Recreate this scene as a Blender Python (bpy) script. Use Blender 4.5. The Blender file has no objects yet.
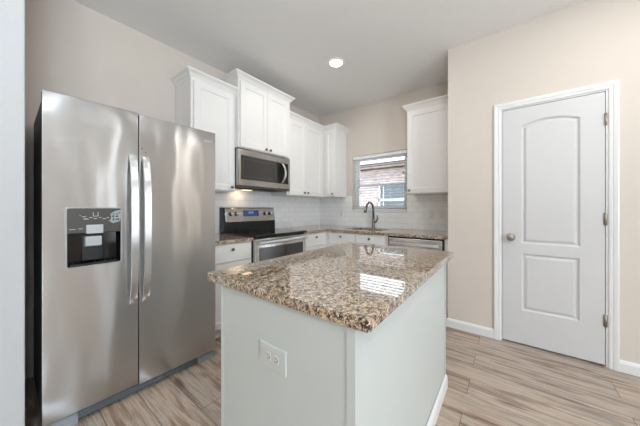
import bpy, bmesh, math, random
from mathutils import Vector, Matrix
random.seed(7)
PI = math.pi
S = bpy.context.scene
COL = S.collection

# ------------------------------------------------------------------ camera
cam_d = bpy.data.cameras.new('camera')
cam = bpy.data.objects.new('camera', cam_d); COL.objects.link(cam)
cam.location = (2.6576, -3.382, 1.1713)
cam.rotation_euler = (math.radians(90), 0, math.radians(36.877))
cam_d.sensor_width = 36.0
cam_d.lens = 36.0 * 245.916 / 640
cam_d.shift_x = (320 - 325.03) / 640
cam_d.shift_y = (208.692 - 213) / 640
cam_d.clip_start = 0.02
S.camera = cam

# ------------------------------------------------------------------ world / exposure
S.view_settings.view_transform = 'Standard'
S.view_settings.look = 'None'
S.view_settings.gamma = 1.0
S.view_settings.use_curve_mapping = False
S.view_settings.exposure = 0.14
W = bpy.data.worlds.new('overcast_sky'); S.world = W; W.use_nodes = True
bg = W.node_tree.nodes['Background']
bg.inputs['Color'].default_value = (0.86, 0.93, 1.0, 1)
bg.inputs['Strength'].default_value = 4.2
S.cycles.max_bounces = 10
S.cycles.diffuse_bounces = 6
S.cycles.glossy_bounces = 6
S.cycles.transparent_max_bounces = 12
S.cycles.sample_clamp_indirect = 4.0

CEIL = 2.757
PW0 = -0.684
def area(name, loc, rot, sx, sy, power, color):
    l = bpy.data.lights.new(name, 'AREA'); l.shape = 'RECTANGLE'
    l.size = sx; l.size_y = sy; l.energy = power; l.color = color
    o = bpy.data.objects.new(name, l); COL.objects.link(o)
    o.location = loc; o.rotation_euler = rot
    return o
DAY = (0.72, 0.875, 1.0)
# daylight standing in the openings of the right wall (x = 6.6) and of the rear wall (y = -7)
RIGHT_WINDOWS = [(-1.86, -1.70), (-4.75, -3.65)]  # first opening is an added narrow slot, reflected as a refrigerator streak
RIGHT_POWER = [3.0, 95]
REAR_WINDOWS = []
for (a, b), pw in zip(RIGHT_WINDOWS, RIGHT_POWER):
    area('window_daylight', (6.72, (a + b) / 2, 1.45), (0, math.radians(108), 0), 1.9, b - a, pw, DAY)
for a, b in REAR_WINDOWS:
    area('window_daylight', ((a + b) / 2, -7.12, 1.3), (math.radians(112), 0, 0), b - a, 2.0, 2, DAY)

# added warm strip, out of view on the front wall, streaks the refrigerator door
area('added_streak_light', (5.21, PW0 - 0.002, 1.3), (math.radians(-90), 0, 0), 0.10, 2.0, 4.0, (1.0, 0.86, 0.72))
# added uplight behind the camera that brightens the ceiling
area('added_ceiling_fill', (3.5, -4.3, 1.3), (math.radians(176), 0, math.radians(37)), 0.8, 0.8, 78, (0.90, 0.96, 1.0))

# ------------------------------------------------------------------ material helpers
def srgb(r, g, b):
    f = lambda c: (c / 255 / 12.92) if c / 255 <= 0.04045 else ((c / 255 + 0.055) / 1.055) ** 2.4
    return (f(r), f(g), f(b), 1.0)
class NT:
    def __init__(s, name):
        s.m = bpy.data.materials.new(name); s.m.use_nodes = True
        s.t = s.m.node_tree; s.b = s.t.nodes['Principled BSDF']
        s.out = s.t.nodes['Material Output']
    def n(s, kind, **kw):
        nd = s.t.nodes.new(kind)
        for k, v in kw.items():
            if k.startswith('i_'):
                nd.inputs[int(k[2:]) if k[2:].isdigit() else k[2:].replace('_', ' ')].default_value = v
            else: setattr(nd, k, v)
        return nd
    def l(s, a, b): s.t.links.new(a, b)
    def coord(s, scale=(1, 1, 1), rot=(0, 0, 0)):
        c = s.n('ShaderNodeTexCoord'); mp = s.n('ShaderNodeMapping')
        mp.inputs['Scale'].default_value = scale; mp.inputs['Rotation'].default_value = rot
        s.l(c.outputs['Object'], mp.inputs['Vector']); return mp.outputs['Vector']
    def ramp(s, src, stops, interp='LINEAR'):
        r = s.n('ShaderNodeValToRGB'); r.color_ramp.interpolation = interp
        e = r.color_ramp.elements
        while len(e) < len(stops): e.new(0.5)
        for i, (p, c) in enumerate(stops):
            e[i].position = p; e[i].color = c
        s.l(src, r.inputs['Fac']); return r.outputs['Color']
    def mix(s, fac, a, b, mode='MIX'):
        x = s.n('ShaderNodeMix', data_type='RGBA', blend_type=mode)
        for v, i in ((fac, 0), (a, 6), (b, 7)):
            if hasattr(v, 'is_output'): s.l(v, x.inputs[i])
            else: x.inputs[i].default_value = v
        return x.outputs[2]
    def bump(s, h, strength, dist=0.01):
        b = s.n('ShaderNodeBump'); b.inputs['Strength'].default_value = strength
        b.inputs['Distance'].default_value = dist
        s.l(h, b.inputs['Height']); s.l(b.outputs['Normal'], s.b.inputs['Normal'])
def plain(name, col, rough=0.5, metal=0.0, spec=None, bump=None, emit=None, coat=0):
    m = NT(name)
    # a slight procedural mottling keeps every surface from being one dead value
    v = m.coord((6, 6, 6))
    nz = m.n('ShaderNodeTexNoise'); nz.inputs['Scale'].default_value = 2.0; m.l(v, nz.inputs['Vector'])
    d = tuple(c * 0.96 for c in col[:3]) + (1,)
    m.l(m.mix(nz.outputs['Fac'], d, col), m.b.inputs['Base Color'])
    m.b.inputs['Roughness'].default_value = rough; m.b.inputs['Metallic'].default_value = metal
    if spec is not None: m.b.inputs['Specular IOR Level'].default_value = spec
    if coat: m.b.inputs['Coat Weight'].default_value = coat; m.b.inputs['Coat Roughness'].default_value = 0.03
    if bump:
        sc, st = bump
        n2 = m.n('ShaderNodeTexNoise'); n2.inputs['Scale'].default_value = sc; n2.inputs['Detail'].default_value = 3
        m.l(m.coord(), n2.inputs['Vector']); m.bump(n2.outputs['Fac'], st, 0.002)
    if emit:
        m.b.inputs['Emission Color'].default_value = emit[0]; m.b.inputs['Emission Strength'].default_value = emit[1]
    return m.m
M = {}
M['wall'] = plain('beige_wall_paint', srgb(217, 208, 199), 0.85, bump=(90, 0.25))
M['wall_white'] = plain('white_wall_paint', srgb(200, 202, 205), 0.8, bump=(90, 0.2))
M['ceiling'] = plain('ceiling_paint', srgb(236, 236, 235), 0.9, bump=(70, 0.3))
M['cab'] = plain('white_cabinet_lacquer', srgb(236, 235, 233), 0.42)
M['trim'] = plain('white_trim_paint', srgb(232, 233, 234), 0.35)
M['door'] = plain('white_door_paint', srgb(212, 212, 213), 0.4)
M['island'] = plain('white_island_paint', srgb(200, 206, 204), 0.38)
M['plastic'] = plain('white_plastic', srgb(232, 231, 226), 0.3)
M['plate'] = plain('pale_outlet_plastic', srgb(202, 206, 203), 0.35)
M['slot'] = plain('dark_slot', srgb(40, 38, 36), 0.6)
M['nickel'] = plain('satin_nickel', srgb(176, 168, 160), 0.3, 1.0)
M['dark_nickel'] = plain('brushed_dark_nickel', srgb(120, 114, 108), 0.32, 1.0)
M['faucet'] = plain('brushed_gunmetal', srgb(128, 120, 114), 0.3, 1.0)
M['black_glass'] = plain('black_glass', srgb(14, 14, 16), 0.06, spec=0.6)
M['oven_glass'] = plain('smoked_oven_glass', srgb(64, 62, 60), 0.09, spec=0.6)
M['black'] = plain('black_enamel', srgb(30, 30, 32), 0.3)
M['black_gloss'] = plain('black_gloss_plastic', srgb(10, 10, 12), 0.12, spec=0.6)
M['dark_grey'] = plain('dark_grey_plastic', srgb(72, 69, 66), 0.4)
M['fridge_side'] = plain('fridge_side_grey', srgb(98, 93, 88), 0.5, bump=(160, 0.3))
M['grille'] = plain('grey_grille_plastic', srgb(98, 104, 112), 0.5)
M['foot'] = plain('grey_foot_plastic', srgb(140, 146, 155), 0.5)
M['pale_plastic'] = plain('pale_grey_plastic', srgb(190, 196, 200), 0.3)
M['frame_metal'] = plain('pale_metal_frame', srgb(178, 181, 183), 0.35)
M['mark'] = plain('pale_printed_mark', srgb(190, 190, 188), 0.5)
M['sticker'] = plain('sticker_paper', srgb(160, 168, 172), 0.4)
M['sticker_ink'] = plain('sticker_ink', srgb(60, 66, 70), 0.5)
M['display'] = plain('blue_display', srgb(52, 64, 92), 0.12, emit=((0.09, 0.16, 0.4, 1), 0.15))
M['digit'] = plain('display_digits', srgb(120, 160, 210), 0.4, emit=((0.25, 0.45, 0.9, 1), 0.7))
M['lamp'] = plain('lamp_diffuser', srgb(255, 250, 240), 0.4, emit=((1.0, 0.93, 0.82, 1), 9.0))
M['hoodlamp'] = plain('hood_lamp_lens', srgb(255, 235, 200), 0.4, emit=((1.0, 0.72, 0.42, 1), 2.2))
M['vinyl'] = plain('white_vinyl_frame', srgb(240, 242, 243), 0.35)
M['slat'] = plain('white_blind_slat', srgb(244, 245, 247), 0.45)
M['fascia'] = plain('brown_fascia_paint', srgb(96, 66, 56), 0.6)
M['soffit'] = plain('pale_soffit', srgb(222, 206, 196), 0.7)
M['shingle'] = plain('roof_shingle', srgb(110, 100, 96), 0.9, bump=(30, 0.6))
M['dirt'] = plain('lawn_ground', srgb(120, 128, 92), 0.95, bump=(40, 0.7))
M['dark'] = plain('dark_void_paint', srgb(60, 56, 52), 0.9)
M['sinksteel'] = plain('sink_steel', srgb(150, 138, 126), 0.3, 1.0)

def steel(name, col, rough, wob=0.05, grain='h'):
    m = NT(name)
    v = m.coord((0.6, 0.6, 900) if grain == 'h' else (900, 900, 0.6))
    n = m.n('ShaderNodeTexNoise'); n.inputs['Scale'].default_value = 1.0; n.inputs['Detail'].default_value = 2; m.l(v, n.inputs['Vector'])
    c2 = tuple(c * 0.95 for c in col[:3]) + (1,)
    m.l(m.mix(n.outputs['Fac'], c2, col), m.b.inputs['Base Color'])
    m.b.inputs['Metallic'].default_value = 1.0
    m.b.inputs['Roughness'].default_value = rough
    tg = m.n('ShaderNodeTangent', direction_type='RADIAL', axis='Z'); m.l(tg.outputs[0], m.b.inputs['Tangent'])
    m.b.inputs['Anisotropic'].default_value = 1.0; m.b.inputs['Anisotropic Rotation'].default_value = 0.25 if grain == 'h' else 0.0
    if wob:
        v2 = m.coord((3.2, 3.2, 1.0))
        w = m.n('ShaderNodeTexNoise'); w.inputs['Scale'].default_value = 1.7; w.inputs['Detail'].default_value = 1.0; m.l(v2, w.inputs['Vector'])
        m.bump(w.outputs['Fac'], wob, 0.10)
    return m.m
M['steel'] = steel('brushed_stainless', srgb(206, 206, 206), 0.28, 0.09)
M['steel_flat'] = steel('brushed_stainless_trim', srgb(224, 223, 221), 0.26, 0)
M['handle'] = steel('polished_handle_steel', srgb(228, 228, 228), 0.34, 0, 'v')

def granite():
    m = NT('speckled_granite')
    v = m.coord()
    def vor(scale, feature='F1'):
        x = m.n('ShaderNodeTexVoronoi', feature=feature); x.inputs['Scale'].default_value = scale; m.l(dv, x.inputs['Vector']); return x
    # warp the coordinates so that grains are irregular
    wn = m.n('ShaderNodeTexNoise'); wn.inputs['Scale'].default_value = 80; wn.inputs['Detail'].default_value = 2; m.l(v, wn.inputs['Vector'])
    ad = m.n('ShaderNodeVectorMath', operation='MULTIPLY_ADD'); m.l(wn.outputs['Color'], ad.inputs[0])
    ad.inputs[1].default_value = (0.012, 0.012, 0.012); m.l(v, ad.inputs[2]); dv = ad.outputs[0]
    a = vor(140); b = vor(270)
    sep = m.n('ShaderNodeSeparateColor'); m.l(a.outputs['Color'], sep.inputs[0])
    sep2 = m.n('ShaderNodeSeparateColor'); m.l(b.outputs['Color'], sep2.inputs[0])
    base = m.ramp(sep.outputs[0], [(0.0, srgb(222, 202, 174)), (0.25, srgb(196, 168, 138)), (0.45, srgb(226, 212, 192)), (0.62, srgb(170, 142, 120)), (0.76, srgb(168, 164, 158)), (0.88, srgb(120, 94, 80))], 'CONSTANT')
    fine = m.ramp(sep2.outputs[1], [(0.0, srgb(196, 178, 154)), (0.5, srgb(170, 148, 124)), (0.8, srgb(120, 104, 92))], 'CONSTANT')
    base = m.mix(0.35, base, fine)
    big = m.n('ShaderNodeTexNoise'); big.inputs['Scale'].default_value = 46; big.inputs['Detail'].default_value = 5; big.inputs['Roughness'].default_value = 0.7; m.l(v, big.inputs['Vector'])
    dk = m.ramp(big.outputs['Fac'], [(0.0, (0, 0, 0, 1)), (0.48, (0, 0, 0, 1)), (0.55, (1, 1, 1, 1))])
    th = m.n('ShaderNodeMath', operation='GREATER_THAN'); m.l(sep2.outputs[0], th.inputs[0]); th.inputs[1].default_value = 0.35
    mu = m.n('ShaderNodeMath', operation='MULTIPLY'); m.l(dk, mu.inputs[0]); m.l(th.outputs[0], mu.inputs[1])
    spk = m.ramp(sep.outputs[2], [(0.0, srgb(54, 40, 35)), (0.6, srgb(26, 21, 21)), (0.85, srgb(92, 80, 73))], 'CONSTANT')
    c = m.mix(mu.outputs[0], base, spk)
    # scattered black grains
    th2 = m.n('ShaderNodeMath', operation='LESS_THAN'); m.l(sep2.outputs[2], th2.inputs[0]); th2.inputs[1].default_value = 0.10
    c = m.mix(th2.outputs[0], c, srgb(44, 36, 34))
    m.l(c, m.b.inputs['Base Color'])
    m.b.inputs['Roughness'].default_value = 0.03
    m.b.inputs['Coat Weight'].default_value = 0.3; m.b.inputs['Coat IOR'].default_value = 1.6; m.b.inputs['Coat Roughness'].default_value = 0.015
    m.b.inputs['IOR'].default_value = 1.75
    return m.m
M['granite'] = granite()

def planks():
    m = NT('wood_look_planks')
    v = m.coord()
    br = m.n('ShaderNodeTexBrick', offset=0.37, offset_frequency=2)
    m.l(v, br.inputs['Vector'])
    for k, x in (('Scale', 1.0), ('Brick Width', 1.22), ('Row Height', 0.178), ('Mortar Size', 0.0016), ('Mortar Smooth', 0.2), ('Bias', 0.0)):
        br.inputs[k].default_value = x
    br.inputs['Color1'].default_value = (0, 0, 0, 1); br.inputs['Color2'].default_value = (1, 1, 1, 1); br.inputs['Mortar'].default_value = (0.5, 0.5, 0.5, 1)
    tone = br.outputs['Color']
    # shift the grain from plank to plank
    off = m.n('ShaderNodeVectorMath', operation='MULTIPLY_ADD'); m.l(tone, off.inputs[0]); off.inputs[1].default_value = (7.3, 3.1, 0); m.l(v, off.inputs[2])
    def grain(sx, sy, det, rough, dist=0):
        mp = m.n('ShaderNodeMapping'); mp.inputs['Scale'].default_value = (sx, sy, 1); m.l(off.outputs[0], mp.inputs['Vector'])
        n = m.n('ShaderNodeTexNoise'); n.inputs['Scale'].default_value = 1; n.inputs['Detail'].default_value = det
        n.inputs['Roughness'].default_value = rough; n.inputs['Distortion'].default_value = dist; m.l(mp.outputs[0], n.inputs['Vector']); return n.outputs['Fac']
    g1 = grain(1.7, 26, 6, 0.66, 0.5); g2 = grain(5, 130, 4, 0.7); g3 = grain(2.2, 7, 3, 0.5, 1.5); g4 = grain(0.9, 8, 3, 0.55, 0.4)
    c = m.ramp(tone, [(0.0, srgb(172, 140, 120)), (0.2, srgb(196, 176, 156)), (0.4, srgb(168, 158, 150)), (0.6, srgb(146, 122, 108)), (0.8, srgb(186, 164, 144)), (1.0, srgb(158, 132, 114))])
    gr = m.ramp(g1, [(0.32, srgb(84, 64, 54)), (0.43, srgb(154, 132, 116)), (0.53, srgb(204, 188, 172)), (0.62, srgb(172, 160, 150)), (0.72, srgb(104, 88, 78))])
    c = m.mix(0.68, c, gr)
    c = m.mix(m.ramp(g4, [(0.50, (0, 0, 0, 1)), (0.68, (0.6, 0.6, 0.6, 1))]), c, srgb(158, 154, 150))
    fine = m.ramp(g2, [(0.3, (0.46, 0.41, 0.38, 1)), (0.54, (1, 1, 1, 1))])
    c = m.mix(0.70, c, fine, 'MULTIPLY')
    # knots: sparse, stretched along the plank
    mp = m.n('ShaderNodeMapping'); mp.inputs['Scale'].default_value = (2.1, 8.0, 1); m.l(off.outputs[0], mp.inputs['Vector'])
    kn = m.n('ShaderNodeTexVoronoi'); kn.inputs['Scale'].default_value = 0.9; m.l(mp.outputs[0], kn.inputs['Vector'])
    kd = m.n('ShaderNodeMath', operation='ADD'); m.l(kn.outputs['Distance'], kd.inputs[0])
    k2 = m.n('ShaderNodeMath', operation='MULTIPLY'); m.l(g3, k2.inputs[0]); k2.inputs[1].default_value = 0.35; m.l(k2.outputs[0], kd.inputs[1])
    kf = m.ramp(kd.outputs[0], [(0.23, (1, 1, 1, 1)), (0.36, (0, 0, 0, 1))])
    kk = m.n('ShaderNodeMath', operation='MULTIPLY'); m.l(kf, kk.inputs[0]); kk.inputs[1].default_value = 0.75
    c = m.mix(kk.outputs[0], c, srgb(92, 70, 58))
    c = m.mix(br.outputs['Fac'], c, srgb(84, 70, 60))
    m.l(c, m.b.inputs['Base Color'])
    m.b.inputs['Roughness'].default_value = 0.42
    m.bump(g2, 0.12, 0.003)
    return m.m
M['floor'] = planks()

def tile(name, axis):
    m = NT(name)
    c = m.n('ShaderNodeTexCoord'); sx = m.n('ShaderNodeSeparateXYZ'); m.l(c.outputs['Object'], sx.inputs[0])
    cb = m.n('ShaderNodeCombineXYZ'); m.l(sx.outputs[axis], cb.inputs[0]); m.l(sx.outputs[2], cb.inputs[1])
    br = m.n('ShaderNodeTexBrick', offset=0.5); m.l(cb.outputs[0], br.inputs['Vector'])
    for k, x in (('Scale', 1.0), ('Brick Width', 0.153), ('Row Height', 0.0768), ('Mortar Size', 0.0016), ('Mortar Smooth', 0.15)):
        br.inputs[k].default_value = x
    br.inputs['Color1'].default_value = srgb(240, 241, 242); br.inputs['Color2'].default_value = srgb(245, 246, 246); br.inputs['Mortar'].default_value = srgb(214, 214, 213)
    m.l(br.outputs['Color'], m.b.inputs['Base Color'])
    m.b.inputs['Roughness'].default_value = 0.16
    inv = m.n('ShaderNodeMath', operation='SUBTRACT'); inv.inputs[0].default_value = 1; m.l(br.outputs['Fac'], inv.inputs[1])
    m.bump(inv.outputs[0], 0.5, 0.002)
    return m.m
M['tile_y'] = tile('white_subway_tile_left', 1)
M['tile_x'] = tile('white_subway_tile_back', 0)

def brick():
    m = NT('pale_house_brick')
    c = m.n('ShaderNodeTexCoord'); sx = m.n('ShaderNodeSeparateXYZ'); m.l(c.outputs['Object'], sx.inputs[0])
    cb = m.n('ShaderNodeCombineXYZ'); m.l(sx.outputs[0], cb.inputs[0]); m.l(sx.outputs[2], cb.inputs[1])
    br = m.n('ShaderNodeTexBrick', offset=0.5); m.l(cb.outputs[0], br.inputs['Vector'])
    for k, x in (('Scale', 1.0), ('Brick Width', 0.21), ('Row Height', 0.077), ('Mortar Size', 0.007), ('Mortar Smooth', 0.1)):
        br.inputs[k].default_value = x
    br.inputs['Color1'].default_value = srgb(186, 166, 168); br.inputs['Color2'].default_value = srgb(146, 122, 122); br.inputs['Mortar'].default_value = srgb(214, 208, 206)
    n = m.n('ShaderNodeTexNoise'); n.inputs['Scale'].default_value = 7; m.l(cb.outputs[0], n.inputs['Vector'])
    m.l(m.mix(0.35, br.outputs['Color'], m.ramp(n.outputs['Fac'], [(0.35, srgb(150, 130, 132)), (0.65, srgb(226, 216, 216))])), m.b.inputs['Base Color'])
    m.b.inputs['Roughness'].default_value = 0.9
    return m.m
M['brick'] = brick()
def glass(name, tint=(1, 1, 1, 1), refl=1.0):
    m = NT(name)
    tr = m.n('ShaderNodeBsdfTransparent'); tr.inputs[0].default_value = tint
    gl = m.n('ShaderNodeBsdfGlossy'); gl.inputs['Roughness'].default_value = 0.02
    fr = m.n('ShaderNodeFresnel'); fr.inputs[0].default_value = 1.45
    mx = m.n('ShaderNodeMixShader'); m.l(fr.outputs[0], mx.inputs[0]); m.l(tr.outputs[0], mx.inputs[1]); m.l(gl.outputs[0], mx.inputs[2])
    m.l(mx.outputs[0], m.out.inputs['Surface'])
    return m.m
M['glass'] = glass('window_glass', (0.96, 0.98, 0.98, 1))
M['house_glass'] = plain('bluish_house_glass', srgb(84, 94, 106), 0.08, spec=0.6)

# ------------------------------------------------------------------ mesh helpers
FX = Matrix(((0, 1, 0), (1, 0, 0), (0, 0, 1)))     # local (u, d, z) on a wall facing +x : u along y, d out along x
FY = Matrix(((1, 0, 0), (0, -1, 0), (0, 0, 1)))    # local (u, d, z) on a wall facing -y : u along x, d out along -y
ID = Matrix.Identity(3)
ORG = {}
class MB:
    def __init__(s, T=None):
        s.v = []; s.f = []; s.T = T or ID; s.smooth = []
    def add(s, vs, fs, smooth=False):
        k = len(s.v); s.v += [tuple(s.T @ Vector(p)) for p in vs]
        for f in fs: s.f.append(tuple(k + i for i in f)); s.smooth.append(smooth)
        return s
    def box(s, x0, x1, y0, y1, z0, z1):
        vs = [(x, y, z) for x in (x0, x1) for y in (y0, y1) for z in (z0, z1)]
        return s.add(vs, [(0, 1, 3, 2), (4, 6, 7, 5), (0, 4, 5, 1), (2, 3, 7, 6), (0, 2, 6, 4), (1, 5, 7, 3)])
    def hexa(s, lo, hi):
        return s.add(lo + hi, [(3, 2, 1, 0), (4, 5, 6, 7)] + [(i, (i + 1) % 4, (i + 1) % 4 + 4, i + 4) for i in range(4)])
    def loops(s, loops, cap0=True, cap1=True, closed=True, smooth=False):
        n = len(loops[0]); vs = [p for l in loops for p in l]; fs = []
        for i in range(len(loops) - 1):
            for j in range(n if closed else n - 1):
                a = i * n + j; b = i * n + (j + 1) % n
                fs.append((a, b, b + n, a + n))
        s.add(vs, fs, smooth)
        k = len(s.v) - len(vs)
        if cap0: s.f.append(tuple(k + j for j in reversed(range(n)))); s.smooth.append(False)
        if cap1: s.f.append(tuple(k + (len(loops) - 1) * n + j for j in range(n))); s.smooth.append(False)
        return s
    def lathe(s, prof, o, axis, seg=20):
        a = Vector(axis).normalized(); t = Vector((0, 0, 1)) if abs(a.z) < 0.9 else Vector((1, 0, 0))
        u = a.cross(t).normalized(); w = a.cross(u)
        L = [[tuple(Vector(o) + a * h + (u * math.cos(2 * PI * j / seg) + w * math.sin(2 * PI * j / seg)) * max(r, 1e-4)) for j in range(seg)] for r, h in prof]
        return s.loops(L, True, True, True, True)
    def tube(s, path, r, seg=12):
        P = [Vector(p) for p in path]; L = []
        ref = None
        for i, p in enumerate(P):
            d = (P[min(i + 1, len(P) - 1)] - P[max(i - 1, 0)]).normalized()
            if ref is None: ref = d.cross(Vector((0, 0, 1)) if abs(d.z) < 0.9 else Vector((1, 0, 0))).normalized()
            ref = (ref - d * ref.dot(d)).normalized(); w = d.cross(ref)
            rr = r[i] if isinstance(r, (list, tuple)) else r
            L.append([tuple(p + (ref * math.cos(2 * PI * j / seg) + w * math.sin(2 * PI * j / seg)) * rr) for j in range(seg)])
        return s.loops(L, True, True, True, True)
    def sweep(s, prof, path, z0, seg=None):
        """profile (out, up) swept along plan path with mitred corners; out is to the right of travel"""
        P = [Vector(p) for p in path]; N = []
        for i in range(len(P) - 1):
            d = (P[i + 1] - P[i]).normalized(); N.append(Vector((d.y, -d.x)))
        L = []
        for i, p in enumerate(P):
            if i == 0: m = N[0]
            elif i == len(P) - 1: m = N[-1]
            else: m = (N[i - 1] + N[i]) / (1 + N[i - 1].dot(N[i]))
            L.append([(p.x + m.x * o, p.y + m.y * o, z0 + h) for o, h in prof])
        a, b = seg or (0, len(P) - 1)
        return s.loops(L[a:b + 1])
    def build(s, name, mat, parent=None, bevel=0, bseg=2, origin=None, fixn=True):
        o0 = ORG[parent.name] if parent is not None else None
        if o0 is None:
            if origin is not None: o0 = Vector(origin)
            else:
                xs, ys, zs = zip(*s.v)
                o0 = Vector(((min(xs) + max(xs)) / 2, (min(ys) + max(ys)) / 2, min(zs)))
        me = bpy.data.meshes.new(name)
        me.from_pydata([tuple(Vector(p) - o0) for p in s.v], [], s.f)
        me.polygons.foreach_set('use_smooth', s.smooth)
        if fixn:
            bm = bmesh.new(); bm.from_mesh(me); bmesh.ops.recalc_face_normals(bm, faces=bm.faces); bm.to_mesh(me); bm.free()
        me.materials.append(mat); me.update()
        o = bpy.data.objects.new(name, me); COL.objects.link(o)
        if parent is not None: o.parent = parent; ORG[o.name] = o0
        else: o.location = o0; ORG[o.name] = o0
        if bevel:
            b = o.modifiers.new('edge', 'BEVEL'); b.width = bevel; b.segments = bseg; b.limit_method = 'ANGLE'; b.angle_limit = math.radians(40)
            b.harden_normals = False
        return o
def fill_faces(loops2d):
    """triangulated planar fill of an outer loop with holes -> (verts2d, tris)"""
    bm = bmesh.new(); edges = []
    for lp in loops2d:
        vs = [bm.verts.new((a, b, 0)) for a, b in lp]
        edges += [bm.edges.new((vs[i], vs[(i + 1) % len(vs)])) for i in range(len(vs))]
    bm.verts.index_update()
    bmesh.ops.triangle_fill(bm, edges=edges, use_beauty=True, use_dissolve=False)
    bm.verts.index_update()
    r = [(v.co.x, v.co.y) for v in bm.verts], [tuple(v.index for v in f.verts) for f in bm.faces]
    bm.free(); return r
def slab(mb, outer, holes, z0, z1):
    v2, tr = fill_faces([outer] + holes)
    n = len(v2)
    mb.add([(x, y, z1) for x, y in v2] + [(x, y, z0) for x, y in v2], [t for t in tr] + [tuple(i + n for i in reversed(t)) for t in tr])
    k = len(mb.v) - 2 * n
    i0 = 0
    for lp in [outer] + holes:
        m = len(lp)
        for j in range(m):
            a = i0 + j; b = i0 + (j + 1) % m
            mb.f.append((k + a, k + b, k + b + n, k + a + n)); mb.smooth.append(False)
        i0 += m
    return mb
def weld(o, d=1e-5):
    bm = bmesh.new(); bm.from_mesh(o.data); bmesh.ops.remove_doubles(bm, verts=bm.verts, dist=d)
    bmesh.ops.recalc_face_normals(bm, faces=bm.faces); bm.to_mesh(o.data); bm.free()
def thing(name, label, cat, loc, rz=0, group=None):
    o = bpy.data.objects.new(name, None); COL.objects.link(o)
    o.empty_display_size = 0.1
    o.location = loc; o.rotation_euler = (0, 0, rz); ORG[o.name] = Vector(loc)
    o['label'] = label; o['category'] = cat
    if group: o['group'] = group
    return o
def tag(o, label, cat, group=None):
    o['label'] = label; o['category'] = cat
    if group: o['group'] = group
    return o
def struct(o, label=None):
    o['kind'] = 'structure'
    if label: o['label'] = label
    return o
def rrect(x0, x1, z0, z1, r, n=5):
    pts = []
    for cx, cz, a0 in ((x1 - r, z0 + r, -90), (x1 - r, z1 - r, 0), (x0 + r, z1 - r, 90), (x0 + r, z0 + r, 180)):
        for i in range(n + 1):
            a = math.radians(a0 + 90 * i / n); pts.append((cx + r * math.cos(a), cz + r * math.sin(a)))
    return pts

# ------------------------------------------------------------------ room shell
PW = -0.684          # pantry wall plane
PX = 2.166           # pantry corner
XR, YR = 6.6, -7.0   # far right and rear walls
struct(MB().box(-0.15, XR + 0.15, YR - 0.15, 0.15, -0.10, 0).build('floor', M['floor'], origin=(0, 0, 0)), 'grey brown wood look plank floor')
struct(MB().box(-0.15, XR + 0.15, YR - 0.15, 0.15, CEIL, CEIL + 0.1).build('ceiling', M['ceiling'], origin=(0, 0, CEIL)), 'off white ceiling')
struct(MB().box(-0.15, 0, YR, 0.14, 0, CEIL).build('wall_left', M['wall'], origin=(0, 0, 0)), 'beige wall behind the refrigerator and range')
WX0, WX1, WZ0, WZ1 = 0.665, 1.53, 1.14, 1.991
wb = MB()
wb.box(0, WX0, 0, 0.14, 0, CEIL); wb.box(WX1, PX, 0, 0.14, 0, CEIL); wb.box(WX0, WX1, 0, 0.14, 0, WZ0); wb.box(WX0, WX1, 0, 0.14, WZ1, CEIL)
struct(wb.build('wall_back', M['wall'], origin=(0, 0, 0)), 'beige wall with the kitchen window')
struct(MB().box(PX, PX + 0.11, PW + 0.11, 0.14, 0, CEIL).build('wall_pantry_side', M['wall'], origin=(PX, 0, 0)))
DX0, DX1, DZ1 = 2.59, 3.243, 2.055
wp = MB()
wp.box(PX, DX0, PW, PW + 0.11, 0, CEIL); wp.box(DX1, 5.16, PW, PW + 0.11, 0, CEIL); wp.box(5.26, XR, PW, PW + 0.11, 0, CEIL); wp.box(5.16, 5.26, PW, PW + 0.11, 0, 0.3); wp.box(5.16, 5.26, PW, PW + 0.11, 2.3, CEIL); wp.box(DX0, DX1, PW, PW + 0.11, DZ1, CEIL)  # includes an unseen slit added for the warm streak light
struct(wp.build('wall_front', M['wall'], origin=(PX, PW, 0)), 'beige wall with the white panelled door')
struct(MB().box(PX + 0.11, XR, 0.0, 0.14, 0, CEIL).build('wall_pantry_back', M['wall'], origin=(3, 0, 0)))
struct(MB().box(0, 0.80, -3.422, -3.302, 0, CEIL).build('wall_stub', M['wall_white'], bevel=0.006, origin=(0.4, -3.36, 0)), 'white wall end left of the refrigerator')
wr = MB(); ys = sorted([v for w in RIGHT_WINDOWS for v in w])
edges = [YR] + ys + [PW]
for i in range(0, len(edges), 2): wr.box(XR, XR + 0.15, edges[i], edges[i + 1], 0, CEIL)
for a, b in RIGHT_WINDOWS: wr.box(XR, XR + 0.15, a, b, 0, 0.5); wr.box(XR, XR + 0.15, a, b, 2.4, CEIL)
struct(wr.build('wall_right', M['wall'], origin=(XR, -3, 0)))
wq = MB(); xs = sorted([v for w in REAR_WINDOWS for v in w]); edges = [0] + xs + [XR]
for i in range(0, len(edges), 2): wq.box(edges[i], edges[i + 1], YR - 0.15, YR, 0, CEIL)
for a, b in REAR_WINDOWS: wq.box(a, b, YR - 0.15, YR, 0, 0.3); wq.box(a, b, YR - 0.15, YR, 2.3, CEIL)
struct(wq.build('wall_rear', M['wall'], origin=(3, YR, 0)))

# baseboards of the pantry wall
BBP = [(0, 0), (0.014, 0), (0.014, 0.062), (0.010, 0.074), (0.005, 0.083), (0, 0.083)]
b1 = MB(); b1.sweep(BBP, [(PX, -0.60), (PX, PW), (2.5455, PW)], 0)
struct(b1.build('baseboard_front', M['trim'], origin=(2.3, PW, 0)), 'white baseboard left of the door')
struct(MB().sweep(BBP, [(3.2905, PW), (XR, PW)], 0).build('baseboard_right', M['trim'], origin=(4, PW, 0)), 'white baseboard right of the door')

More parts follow.
